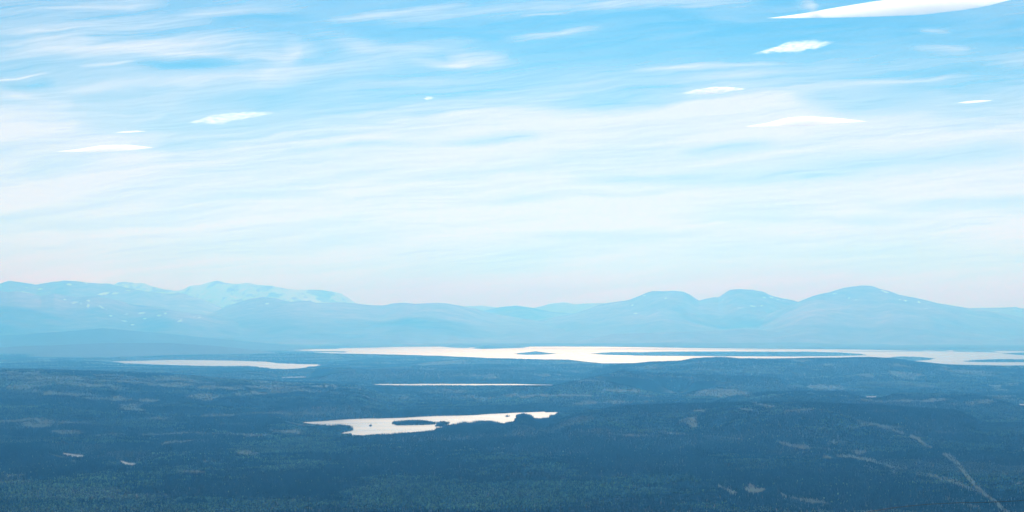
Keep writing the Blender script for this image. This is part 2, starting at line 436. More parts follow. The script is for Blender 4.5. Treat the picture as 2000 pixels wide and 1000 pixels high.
nc, nr = 1150, 1100
uu = np.linspace(-.47, .47, nc)
yy = 4000 * (105000 / 4000) ** (np.linspace(0, 1, nr) ** 1.0)
U, Yg = np.meshgrid(uu, yy); Xg = U * Yg
Zg = lowland(Xg, Yg)
far_fade = sstep(36500, 42000, Yg)
Zg = np.where(Yg > 36500, Zg * (1 - far_fade) + 2 * far_fade, Zg)
pxg, pyg = project(Xg, Yg, Zg)
Og = openness(pxg, pyg, Xg, Yg)
Tg = tint_of(Og, Xg, Yg)
fine = np.stack([Xg, Yg, Zg], -1).reshape(-1, 3)
ff = grid_faces(nr, nc)
cx_ = np.linspace(-260000, 260000, 261); cyy = np.linspace(-260000, 260000, 261)
def warp_(a): return np.sign(a) * (np.abs(a) / 260000) ** 2.2 * 260000
CX, CY = np.meshgrid(warp_(cx_), warp_(cyy))
rr = np.hypot(CX, CY)
CZ = -30 + (CAMH - 2 + 30) * np.clip(1 - rr / 3600, 0, 1) ** 2 
ct = np.tile(np.array([.04, .05, .025]), (CX.size, 1))
nf = len(fine)
gv = np.r_[fine, np.stack([CX, CY, CZ], -1).reshape(-1, 3)]
gf = np.r_[ff, grid_faces(261, 261) + nf]
structure(mesh_obj('ground', gv, gf, MAT_ground, True, {'tint': np.r_[Tg.reshape(-1, 3), ct]}))

# ------------------------------------------------------------------ water
def water_obj(name, P):
    n = len(P)
    me = bpy.data.meshes.new(name)
    c = P.mean(0)
    q = P
    # outline grown a little so that the shore, not the sheet's rim, ends the water
    me.from_pydata([(x, y, 0.0) for x, y in q], [], [list(range(n))])
    import bmesh
    bm = bmesh.new(); bm.from_mesh(me)
    bmesh.ops.triangulate(bm, faces=bm.faces[:], ngon_method='EAR_CLIP')
    for f in bm.faces:
        if f.normal.z < 0: f.normal_flip()
    bm.to_mesh(me); bm.free()
    me.materials.append(MAT_water)
    o = bpy.data.objects.new(name, me); S.collection.objects.link(o)
    structure(o)
    return o
def grow(P, d):
    a = np.roll(P, 1, 0); b = np.roll(P, -1, 0)
    t = b - a; n = np.c_[t[:, 1], -t[:, 0]] / (np.hypot(t[:, 0], t[:, 1])[:, None] + 1e-9)
    area = np.sum(P[:, 0] * np.roll(P[:, 1], -1) - np.roll(P[:, 0], -1) * P[:, 1])
    return P + n * (d if area > 0 else -d)
for i, (P, j) in enumerate(zip(lakes, jits)):
    water_obj('lake' if i < 4 else 'pond', P)

# ------------------------------------------------------------------ forest
rng = np.random.RandomState(7)
def scatter():
    xs, ys = [], []
    y = 4150.0
    while y < 27500:
        s = 7.0 * max(1.0, (y / 7500.0)) ** 1.35
        if y > 12500: s *= .92
        half = y * .385 if y < 20000 else y * .40
        n = int(2 * half / s)
        rows = 1
        xs.append(np.linspace(-half, half, n) + rng.uniform(-.75, .75, n) * s)
        ys.append(y + rng.uniform(-.75, .75, n) * s)
        y += s
    return np.concatenate(xs), np.concatenate(ys)
TX, TY = scatter()
TZ = lowland(TX, TY)
tpx, tpy = project(TX, TY, TZ)
TO = openness(tpx, tpy, TX, TY)
edge = fbm(TX / 120, TY / 120, 55, 3)
keep = (TZ > .9) & (rng.rand(len(TX)) > TO * .86 * (1 + .25 * edge)) & (rng.rand(len(TX)) < .93)
TX, TY, TZ, TO = TX[keep], TY[keep], TZ[keep], TO[keep]
n = len(TX)
print('trees', n)
sc_ = np.maximum(1.0, (TY / 7500.0)) ** 1.35
birch_zone = fbm(TX / 500, TY / 380, 61, 4) + .25 * fbm(TX / 60, TY / 60, 66, 2)
STANDS = [(1270, 880, 260, 32, -.3), (1640, 965, 170, 34, -.35), (1120, 855, 160, 20, -.2), (620, 955, 110, 30, -.25), (230, 840, 220, 14, -.15), (380, 960, 130, 22, -.2), (870, 850, 160, 20, -.25), (1200, 745, 200, 8, -.2), (1250, 800, 200, 12, -.2), (1560, 790, 150, 9, -.15),
          (1100, 730, 120, 6, -.2), (600, 740, 140, 6, -.2), (1800, 795, 150, 12, -.1), (420, 790, 160, 9, -.15), (80, 885, 110, 16, -.15),
          (60, 980, 110, 25, .2), (760, 965, 70, 35, .2), (570, 905, 80, 35, .15), (1080, 965, 150, 32, .14), (200, 745, 300, 26, .2), (1330, 862, 130, 8, .1), (930, 975, 60, 26, .18), (1200, 905, 70, 10, .12), (320, 935, 70, 12, .15), (1790, 870, 200, 16, .08), (1150, 770, 220, 10, .14), (700, 900, 120, 14, .1), (480, 860, 70, 16, .12)]
pz, qz = project(TX, TY, TZ)
for cx_s, cy_s, sw, sh, am in STANDS:
    birch_zone = birch_zone + am * 1.7 * np.exp(-((pz - cx_s) / sw) ** 2 - ((qz - cy_s) / sh) ** 2)
age = fbm(TX / 1300, TY / 700, 161, 3)
birch = (rng.rand(n) < np.clip(.06 + 3.0 * (birch_zone - .06) + .3 * sstep(0, .3, TO), .012, .8))
stand = .8 + .4 * sstep(-.5, .5, fbm(TX / 240, TY / 240, 64, 3))
H = np.where(birch, rng.uniform(5, 9.5, n), rng.uniform(6.5, 15.5, n)) * stand * np.where(TO > .2, .65, 1.0)
H = H * np.clip(sc_, 1, 1.25) ** .5
Wd = np.where(birch, rng.uniform(1.9, 3.2, n), rng.uniform(1.4, 2.4, n)) * sc_ ** .92
K = 5
ang = rng.uniform(0, 2 * np.pi, n)
# profile rings: spruce = skirt + tip; birch = belly + top
V = np.zeros((n, 2 * K + 1, 3), np.float32)
for k in range(K):
    a = ang + 2 * np.pi * k / K
    jr = rng.uniform(.65, 1.3, n); jz = rng.uniform(-.07, .1, n)
    r0 = Wd * jr * np.where(birch, .75, 1.0)
    V[:, k, 0] = TX + np.cos(a) * r0; V[:, k, 1] = TY + np.sin(a) * r0
    V[:, k, 2] = TZ + H * (np.where(birch, .12, .02) + np.abs(jz) * .6)
    a2 = a + np.pi / K
    r1 = Wd * rng.uniform(.6, 1.25, n) * np.where(birch, 1.05, .52)
    V[:, K + k, 0] = TX + np.cos(a2) * r1; V[:, K + k, 1] = TY + np.sin(a2) * r1
    V[:, K + k, 2] = TZ + H * (np.where(birch, .62, .45) + jz)
V[:, 2 * K, 0] = TX + rng.uniform(-.3, .3, n); V[:, 2 * K, 1] = TY; V[:, 2 * K, 2] = TZ + H
base = np.arange(n) * (2 * K + 1)
fl = []
for k in range(K):
    k2 = (k + 1) % K
    fl.append(np.c_[base + k, base + k2, base + K + k])
    fl.append(np.c_[base + k2, base + K + k2, base + K + k])
    fl.append(np.c_[base + K + k, base + K + k2, base + 2 * K])
F = np.concatenate(fl)
# far trees: only their upper cone
spr = np.array([.006, .014, .013]); bir = np.array([.12, .155, .09])
mix = np.where(birch, 1.0, 0.0)[:, None]
tint = (spr * (1 - mix) + bir * mix) * (.45 + 1.6 * rng.rand(n) ** 2)[:, None] * (1 + .25 * fbm(TX / 90, TY / 90, 68, 2))[:, None] * np.clip(1 + 1.5 * age, .3, 2.5)[:, None]
tint = np.repeat(tint, 2 * K + 1, 0)
fo = mesh_obj('forest', V.reshape(-1, 3), F, MAT_tree, False, {'tint': tint})
fo['kind'] = 'stuff'
fo['label'] = 'dark spruce forest mixed with paler birch covering the lowland'

# ------------------------------------------------------------------ fells
def fell(name, crest, D, front, back, seed, rough=60, snow=(), gull=1.0, snow_haze=0.0, base_col=(.13, .07, .05), top_col=(.27, .13, .09)):
    p = np.array(crest, float)
    x0, x1 = p[0, 0], p[-1, 0]
    ncx = int((x1 - x0) / 1.7) + 2
    xs = np.linspace(x0, x1, ncx)
    row = np.interp(xs, p[:, 0], p[:, 1])
    ker = np.array([1, 2, 3, 2, 1.]) / 9
    row = np.convolve(np.pad(row, 2, 'edge'), ker, 'valid')
    row = row + .45 * fbm(xs / 14, xs * 0, seed, 3)
    u, v = px_dir(xs, row)
    Dw = D + D * .03 * fbm(xs / 120, xs * 0 + 4, seed + 1, 3)
    top = CAMH + v * Dw
    kw = np.hanning(61); kw /= kw.sum()
    top_s = np.convolve(np.pad(top, 30, 'edge'), kw, 'valid')
    nt_ = 150
    t = np.concatenate([np.linspace(-1, 0, 110), np.linspace(0, 1, nt_ - 110 + 1)[1:]])
    T, XS = np.meshgrid(t, xs, indexing='ij')
    Yd = np.where(T < 0, Dw + T * front, Dw + T * back)
    Xd = u * Yd
    # front slope: convex crown, concave foot
    prof = np.where(T < 0, (1 + T) ** 1.5 * (1 - .0 * T), (1 - T) ** 1.4)
    nz = fbm(Xd / 2600, Yd / 2600, seed + 3, 5)
    ridg = 1 - np.abs(fbm(Xd / 3400, Yd / 5200, seed + 5, 4)) * 2
    w_ = np.clip(np.abs(T) * 3.0, 0, 1) * np.clip((1 - np.abs(T)) * 3, 0, 1)
    ks = sstep(0, .45, np.abs(T))
    Z = (top * (1 - ks) + top_s * ks) * prof + (nz * rough + (ridg - .6) * rough * 1.6 * gull) * w_
    # stay under the crest's sight line
    lim = CAMH + v * Yd
    Z = np.where(np.abs(T) > .001, np.minimum(Z, lim - 2), Z)
    Z = Z - 14 * (np.abs(T) > .999)
    _, py = project(Xd, Yd, Z)
    alt = sstep(350, 900, Z + 120 * nz)[..., None]
    col = np.array(base_col) * (1 - alt) + np.array(top_col) * alt
    col = col * (1 + .5 * fbm(Xd / 900, Yd / 700, seed + 9, 4) + .35 * fbm(Xd / 260, Yd / 260, seed + 19, 3))[..., None]
    sn = np.zeros(T.shape)
    wob = fbm(Xd / 240, Yd / 700, seed + 12, 4)
    for sx, sy, hw, hh, tl, fill in snow:
        dx = XS - sx; dy = py - sy - tl * dx
        q = (dx / (hw * .8)) ** 2 + (dy / (hh * .8)) ** 2
        s_ = (.45 + .55 * fill) * sstep(1.15, .75, q + (1 - fill) * 6 * np.abs(wob) + .8 * wob) * (T < .02)
        sn = np.maximum(sn, s_)
    if snow_haze: sn = np.maximum(sn, snow_haze * sstep(-.3, .25, fbm(Xd / 600, Yd / 1100, seed + 20, 5, .65) + .4 * nz))  # patchy snow spread wide, with the paling by distant haze put into its colour
    sn = sn[..., None]
    col = col * (1 - sn) + np.array([.85, .87, .9]) * sn
    vs = np.stack([Xd, Yd, Z], -1).reshape(-1, 3)
    o = mesh_obj('hill' if 'rise' in name or 'dome' in name else 'mountain', vs, grid_faces(len(t), ncx), MAT_mount, True, {'tint': col.reshape(-1, 3)})
    return structure(o)

# far snowy alps on the left
fell('snow_range', [(180, 600), (210, 566), (228, 552), (240, 550), (262, 552.5), (280, 553), (300, 560), (320, 565), (345, 568), (356, 566), (372, 557.5), (392, 556.5), (405, 552), (424, 547.5), (440, 552.5), (452, 554),
                    (465, 554.5), (485, 551.5), (500, 556), (535, 559), (560, 564), (580, 566.5), (620, 565.5), (650, 569.5), (665, 572.5), (680, 581), (692, 590), (720, 604), (760, 616)], 78000, 11000, 7000, 401, 150,
     [(405, 562, 22, 9, .3, .5), (418, 571, 14, 4, .2, .7), (385, 562, 16, 5, .1, .4), (430, 562, 9, 6, 0, .4), (474, 567, 11, 2.2, -.35, .9), (470, 583, 9, 3, 0, .4), (540, 568, 6, 2.2, .4, .7), (505, 575, 20, 5, 0, .25), (450, 575, 30, 8, 0, .2), (270, 560, 20, 2.5, .2, .3)], 1.3, .8)
# pale far ridges in the middle
fell('far_ridge', [(880, 606), (905, 598.5), (940, 597), (980, 602), (1010, 606), (1050, 600), (1075, 593), (1100, 590.5), (1125, 594), (1160, 592), (1230, 592), (1280, 596), (1320, 606)], 99000, 8000, 2600, 421, 60)
fell('far_dome', [(900, 622), (940, 609), (960, 603), (985, 598.5), (1005, 597), (1020, 598), (1045, 602.5), (1080, 609), (1110, 611), (1150, 613), (1200, 622)], 62000, 10000, 6000, 431, 60)
# left massif, back and front
fell('left_back', [(-260, 560), (-120, 552), (-40, 560), (0, 554), (18, 547.8), (40, 551.5), (70, 555.5), (95, 551.5), (125, 547.8), (150, 549), (175, 552.5), (215, 554), (240, 560.5), (270, 566), (300, 571.5), (330, 573.5), (350, 572),
                   (362, 574), (380, 580), (400, 586), (420, 594), (440, 603), (480, 612), (540, 622)], 61000, 14000, 8000, 441, 90,
     [(78, 564.5, 7, 1.6, 0, .95), (135, 555.5, 6, 2, .1, .95), (168, 553, 5, 1.2, .2, .9), (205, 573.5, 17, 3, -.14, .9), (225, 572, 12, 5, -.2, .35), (50, 571, 12, 2, .15, .6), (250, 567, 8, 1.4, .1, .5), (0, 558, 5, 1.5, 0, .8), (52, 562, 3, 1, 0, .8)])
fell('left_front', [(-260, 590), (-160, 580), (-60, 574), (0, 568), (15, 570.5), (30, 568.8), (50, 571), (80, 578), (105, 573), (118, 575.5), (150, 580), (185, 577.5), (215, 583), (250, 593), (300, 600), (350, 608), (400, 615),
                    (450, 623), (520, 633), (600, 643), (700, 655), (780, 664)], 47000, 11500, 7000, 451, 80,
     [(127, 585, 3, 1.4, .2, .9), (173, 587, 4.5, 1.8, .1, .95), (173, 597, 5, 5, 0, .4), (200, 601, 12, 3, .5, .5), (217, 617, 5, 2, 0, .7), (240, 611, 14, 4, .2, .35), (275, 611, 12, 4, 0, .3), (323, 612, 4, 2, .1, .9),
      (310, 616, 7, 3, 0, .5), (283, 622, 6, 2, 0, .6), (350, 626, 14, 5, 0, .35), (385, 618, 10, 4, .1, .5), (260, 634, 6, 2, 0, .5), (243, 627, 8, 3, 0, .3), (8, 659, 5, 2, 0, .5), (150, 592, 15, 5, .1, .2)])
# long middle ridge
fell('middle_ridge', [(380, 626), (430, 604), (460, 592), (490, 583), (515, 580), (540, 583), (560, 588.5), (575, 590), (585, 587.5), (605, 587.5), (617, 591.5), (640, 591.5), (660, 590.5), (690, 592), (720, 595.5), (745, 596.5), (757, 595),
                      (768, 592), (790, 591.2), (812, 593.5), (845, 591.5), (870, 592), (895, 596.5), (925, 602), (960, 612), (1000, 619), (1050, 627), (1110, 635), (1200, 645), (1300, 651), (1420, 658)], 51000, 12500, 7000, 461, 60,
     [(522, 593, 5, 2, -.1, .7)])
# right fells
fell('right_twin', [(1000, 640), (1060, 624), (1110, 614), (1140, 606), (1170, 595), (1200, 589.5), (1225, 586.5), (1250, 577.5), (1265, 570.5), (1274, 567.8), (1300, 569), (1315, 567.5), (1335, 569.5), (1350, 577), (1365, 587),
                    (1380, 582.5), (1398, 580), (1402, 581.5), (1412, 574), (1425, 565.5), (1445, 564.5), (1470, 566), (1490, 569.5), (1505, 576.5), (1525, 582), (1550, 586.5), (1562, 590), (1600, 602), (1660, 618), (1740, 634)], 52000, 12500, 8000, 471, 80,
     [(1259, 577.5, 2, 1.2, 0, .95), (1300, 582.5, 2, 1.2, 0, .95), (1235, 596, 2, 1.5, 0, .9), (1241, 612, 5, 1.2, 0, .8), (1470, 598, 9, 1.3, .15, .98), (1488, 597, 3, 1, 0, .9), (1415, 586, 8, 2, 0, .4), (1507, 581, 4, 1.6, .2, .9), (1519, 585, 3, 1, 0, .9), (1530, 586.5, 4, 1, 0, .8), (1540, 588.5, 4, 1, 0, .7), (1446, 602, 7, 1.5, 0, .4), (1493, 581, 4, 1.5, .2, .7)])
fell('right_big', [(1440, 640), (1480, 622), (1520, 606), (1545, 595), (1562, 588.5), (1575, 583), (1590, 577), (1620, 570.5), (1648, 562), (1665, 559.5), (1690, 557.3), (1703, 558.5), (1716, 563.5), (1735, 567.5), (1755, 575.5), (1780, 580),
                   (1800, 584), (1830, 591.5), (1865, 598), (1877, 599.5), (1900, 603), (1940, 609), (1990, 618), (2060, 628), (2160, 640)], 47500, 11500, 7500, 481, 80,
     [(1728, 569.5, 9, 1.6, .33, .98), (1658, 582, 3, 1.4, 0, .9), (1672, 585.5, 3, 1.2, 0, .8), (1757, 585, 2.5, 1, 0, .9), (1769, 587, 4.5, 2.2, .1, .85), (1795, 590, 3.5, 1.7, .3, .9), (1630, 573, 5, 1.5, 0, .4), (1810, 602, 6, 1.2, 0, .5)])
fell('right_end', [(1800, 622), (1860, 606), (1898, 602), (1960, 600.5), (1985, 599.2), (1992, 602), (2040, 600), (2120, 596), (2260, 606)], 58000, 10000, 6000, 491, 50)
# low wooded rises beyond the lake
fell('low_rise', [(1120, 668), (1200, 652), (1330, 648), (1410, 645), (1450, 642.5), (1480, 644), (1530, 650), (1620, 656), (1740, 662), (1860, 667)], 40500, 4500, 3000, 501, 20)
fell('low_rise2', [(-260, 670), (-100, 662), (60, 652), (130, 647), (200, 641), (250, 645), (330, 652), (430, 662), (560, 674), (700, 682)], 34000, 6000, 3000, 511, 30, base_col=(.018, .025, .018), top_col=(.03, .035, .028))
fell('low_rise3', [(-260, 690), (-100, 682), (60, 676), (200, 670), (330, 670), (430, 676), (500, 684), (560, 692)], 26500, 3300, 2500, 521, 25, base_col=(.014, .02, .015), top_col=(.02, .025, .02))
fell('low_rise4', [(1600, 672), (1700, 666), (1800, 663), (1900, 664), (2000, 661), (2260, 664)], 39500, 3500, 3000, 531, 20)

# ------------------------------------------------------------------ cirrus veil: a curved sheet 12.4 km above the viewer
ALT, RE = 12400.0, 6.371e6
ncx, ncy = 1500, 900
xs = np.linspace(-260, 2260, ncx); ys = np.concatenate([np.linspace(-60, 420, 640), np.linspace(420, 622, 261)[1:]])
XP, YP = np.meshgrid(xs, ys)
_, vv = px_dir(1000.0, ys)
uS, vS = px_dir(XP, YP)
# distance where a curved layer meets the sight line: ALT - d^2/2R = v d
dd = RE * (-vS + np.sqrt(vS ** 2 + 2 * ALT / RE))
CXw = uS * dd; CYw = dd; CZw = CAMH + vS * dd

def seg(x, y, pts, w0, w1, soft=1.0):
    """feathered streak along a polyline, half width w0 -> w1"""
    best = np.zeros(x.shape)
    n_ = len(pts) - 1
    for i in range(n_):
        ax, ay = pts[i]; bx, by = pts[i + 1]
        ex, ey = bx - ax, by - ay
        t = ((x - ax) * ex + (y - ay) * ey) / (ex * ex + ey * ey)
        tc = np.clip(t, 0, 1)
        wd = w0 + (w1 - w0) * (i + tc) / n_
        dist = np.hypot((x - ax - tc * ex) * .45 if (i in (0, n_ - 1)) else (x - ax - tc * ex), y - ay - tc * ey)
        s01 = (i + tc) / n_
        best = np.maximum(best, np.exp(-(dist / wd) ** 2 * soft) * np.clip(1.05 - np.abs(2 * s01 - 1) ** 2.5, 0, 1))
    return best

def cover(x, y):
    # gentle warp so that nothing is straight
    wx = x + 30 * fbm(x / 260, y / 90, 201, 3)
    wy = y + 13 * fbm(x / 330, y / 70, 203, 3) + 3.5 * fbm(x / 80, y / 18, 207, 3)
    tilt = .10
    sx = x; sy = wy + tilt * x
    fib = fbm(sx / 300, sy / 16, 211, 5, .62)                 # long fibres
    fin = fbm(sx / 90, sy / 4.0, 215, 5, .68)
    big = fbm(sx / 520, sy / 55, 219, 4)
    # the broad veil: upper border climbs from the left to the right
    bord = poly_interp([(-300, 170), (0, 188), (110, 196), (250, 212), (330, 262), (450, 262), (600, 248), (680, 232), (760, 214), (880, 196), (1000, 187), (1060, 186), (1120, 196), (1200, 200), (1280, 186), (1360, 160), (1450, 146), (1600, 150), (1720, 158), (1800, 172), (1870, 190), (1960, 186), (2100, 170), (2300, 160)], wx)
    q = (wy - bord)
    soft = 30 + 28 * sstep(1350, 1800, x) + 22 * sstep(500, 250, x)
    veil = sstep(-soft, soft * 1.7, q + 22 * fib + 6 * fin)
    c = veil * (.92 + .22 * fib + .20 * big + .11 * fin)
    # the paler, thinner band above the horizon
    c = c * (1 - .16 * sstep(420, 500, y))
    c = np.where(y > 520, c + .12 * sstep(525, 570, y) * veil, c)
    # open blue slots inside the veil
    for pts, a, b, k in [([(840, 284), (920, 276), (1000, 268), (1060, 264)], 3, 6, .55), ([(620, 292), (720, 290), (840, 284)], 4, 4, .35), ([(1300, 292), (1400, 286), (1530, 280)], 6, 8, .45),
                         ([(1080, 352), (1300, 344), (1600, 340), (1760, 322)], 6, 10, .55), ([(560, 300), (650, 296)], 5, 3, .3), ([(1560, 190), (1680, 200), (1850, 186)], 16, 22, .55),
                         ([(1500, 322), (1700, 312), (1900, 300), (2050, 292)], 6, 14, .45), ([(900, 392), (1100, 380), (1300, 372)], 6, 6, .3), ([(1650, 396), (1900, 400), (2080, 392)], 8, 10, .35),
                         ([(0, 300), (60, 291)], 3, 3, .2), ([(1000, 460), (1300, 466)], 8, 8, .25), ([(100, 440), (400, 436)], 8, 8, .2), ([(1250, 432), (1600, 424), (1900, 430)], 5, 6, .22), ([(280, 398), (480, 384), (700, 380)], 4, 5, .2),
                         ([(150, 246), (300, 252)], 10, 12, .25)]:
        c = c * (1 - np.clip(k * .75 * (1 + 1.4 * fib + .8 * fin), 0, .8) * seg(wx, wy, pts, a * 1.5, b * 1.5))
    # above the veil: thin general film and painted features
    film = .09 + .10 * fib + .20 * np.clip(big + .10, 0, 1) + .09 * fin
    film = film + .10 * sstep(1100, 200, x) + .26 * sstep(50, 200, y) * (1 + .5 * fib)
    f = film * (1 - veil)
    feats = [([(-80, 20), (100, 14), (260, 6), (330, -6)], 24, 20, .42), ([(-80, 92), (80, 86), (260, 88), (420, 84), (600, 78)], 26, 20, .46),
             ([(-60, 58), (150, 55), (330, 42), (430, 22), (620, 8)], 14, 14, .30), ([(250, 108), (380, 112), (480, 116), (560, 108), (600, 94)], 7, 14, .30),
             ([(560, 84), (598, 94), (570, 120), (500, 146)], 16, 10, .28), ([(300, 172), (420, 164), (560, 150), (700, 118), (800, 108)], 10, 17, .24), ([(100, 196), (200, 172), (330, 156)], 16, 9, .2),
             ([(600, 66), (680, 78), (760, 104), (860, 92), (980, 82)], 18, 14, .26), ([(640, 40), (740, 28), (840, 14), (920, 4)], 9, 7, .42), ([(700, 52), (860, 34), (960, 22), (1120, 10)], 9, 10, .22), ([(880, 108), (940, 106), (1010, 104)], 11, 9, .46),
             ([(780, 112), (930, 122), (1040, 112)], 9, 7, .3), ([(980, 72), (1080, 68), (1180, 58)], 7, 8, .38), ([(1030, 16), (1200, 14), (1400, 8), (1500, -4)], 12, 14, .40), ([(1010, 32), (1120, 30)], 3, 3, .3), ([(1240, 138), (1400, 129), (1540, 122)], 4, 3, .42),
             ([(1380, 42), (1460, 44), (1560, 36)], 6, 6, .14), ([(1760, 97), (1830, 92), (1880, 90)], 7, 5, .30), ([(1780, 60), (1850, 58)], 4, 4, .25), ([(1480, 176), (1680, 160), (1900, 148)], 8, 4, .42),
             ([(-20, 156), (40, 151), (110, 142)], 3.0, 1.6, .55), ([(150, 133), (200, 129), (255, 122)], 4.5, 3, .40), ([(540, 200), (640, 196), (760, 182)], 8, 8, .12), ([(1550, -10), (1600, 26)], 12, 5, .3),
             ([(1900, 120), (2100, 108)], 10, 14, .2), ([(1220, 80), (1330, 72), (1400, 62)], 5, 4, .14), ([(0, 186), (60, 196), (160, 204)], 10, 14, .4), ([(1260, 210), (1340, 200), (1450, 184)], 2.5, 2, .3), ([(1100, 226), (1270, 208)], 3, 2.5, .15)]
    for pts, a, b, k in feats:
        s_ = seg(wx, wy, pts, a, b)
        f = f + k * s_ * (.95 + .9 * fib * (1 if a > 4 else .4) + .35 * fin)
    # clear slots
    for pts, a, b, k in [([(240, 126), (330, 134), (400, 134), (480, 124)], 8, 10, .75), ([(0, 172), (50, 168), (120, 160)], 10, 9, .6), ([(400, 46), (500, 32), (620, 34)], 9, 8, .6), ([(350, 200), (520, 190), (680, 160)], 14, 16, .35),
                         ([(1180, 28), (1300, 32), (1380, 40)], 9, 12, .55), ([(880, 150), (1200, 120), (1300, 108)], 16, 16, .3)]:
        f = f * (1 - k * seg(wx, wy, pts, a, b))
    c = 1 - (1 - np.clip(c, 0, 1)) * (1 - np.clip(f, 0, 1))
    # bright cores in the veil
    for pts, a, b, k in [([(-50, 215), (60, 225), (160, 215)], 18, 16, .3), ([(900, 240), (1050, 226), (1200, 232), (1330, 224)], 16, 14, .3), ([(1340, 180), (1440, 170), (1560, 160)], 12, 8, .25),
                         ([(240, 272), (300, 268), (360, 258)], 4, 4, .35), ([(250, 234), (300, 226), (340, 218)], 7, 4, .3), ([(600, 320), (900, 310), (1200, 300)], 14, 12, .25), ([(680, 234), (860, 202), (1040, 188)], 4, 4, .25)]:
        c = 1 - (1 - c) * (1 - k * seg(wx, wy, pts, a, b))
    return np.clip(c, 0, .985)
COV = cover(XP, YP)
# thin towards the sheet's own rims
COV = COV * (1 - .22 * sstep(545, 605, YP))
COV = COV * sstep(-60, -30, YP + 0 * XP)
ci = mesh_obj('cirrus_veil', np.stack([CXw, CYw, CZw], -1).reshape(-1, 3), grid_faces(len(ys), ncx), MAT_cirrus, True, {'cover': COV.ravel()})
ci['kind'] = 'stuff'
ci['label'] = 'thin streaked white cirrus veil spread across the blue sky'

# ------------------------------------------------------------------ low separate clouds: closed lens-shaped volumes
def ragged_material(name, dens, sc, half, slope):
    m, N, L = new_mat(name)
    N.remove(N['Principled BSDF'])
    tc = N.new('ShaderNodeTexCoord')
    mp = N.new('ShaderNodeMapping'); mp.inputs['Scale'].default_value = (sc[0], sc[1], sc[2])
    mp.inputs['Rotation'].default_value = (0, R(-6), 0)
    L.new(tc.outputs['Object'], mp.inputs['Vector'])
    ns = N.new('ShaderNodeTexNoise'); ns.inputs['Scale'].default_value = 1; ns.inputs['Detail'].default_value = 5; ns.inputs['Roughness'].default_value = .6
    L.new(mp.outputs[0], ns.inputs['Vector'])
    mr = N.new('ShaderNodeMapRange'); mr.inputs[1].default_value = .42; mr.inputs[2].default_value = .62
    mr.inputs[3].default_value = 0; mr.inputs[4].default_value = dens
    L.new(ns.outputs['Fac'], mr.inputs[0])
    v = N.new('ShaderNodeVolumePrincipled')
    v.inputs['Color'].default_value = (1, 1, 1, 1); v.inputs['Absorption Color'].default_value = (1, 1, 1, 1)
    v.inputs['Anisotropy'].default_value = 0.55
    # density fades towards the lens rim: 1 - |p|^2 in the cloud's own axes
    sp_ = N.new('ShaderNodeSeparateXYZ'); L.new(tc.outputs['Object'], sp_.inputs[0])
    def mth(op, a, b):
        q_ = N.new('ShaderNodeMath'); q_.operation = op
        for k_, i_ in enumerate((a, b)):
            if isinstance(i_, (int, float)): q_.inputs[k_].default_value = i_
            else: L.new(i_, q_.inputs[k_])
        return q_.outputs[0]
    zz = mth('SUBTRACT', sp_.outputs[2], mth('MULTIPLY', sp_.outputs[0], slope))
    r2 = mth('ADD', mth('POWER', mth('ABSOLUTE', mth('DIVIDE', sp_.outputs[0], half[0]), 0), 2.0), mth('POWER', mth('ABSOLUTE', mth('DIVIDE', zz, half[2]), 0), 2.0))
    fall = N.new('ShaderNodeMapRange'); fall.inputs[1].default_value = 1.0; fall.inputs[2].default_value = 0.25; fall.inputs[3].default_value = 0; fall.inputs[4].default_value = 1
    L.new(r2, fall.inputs[0])
    L.new(mth('MULTIPLY', mr.outputs[0], fall.outputs[0]), v.inputs['Density'])
    L.new(v.outputs[0], N['Material Output'].inputs['Volume'])
    return m

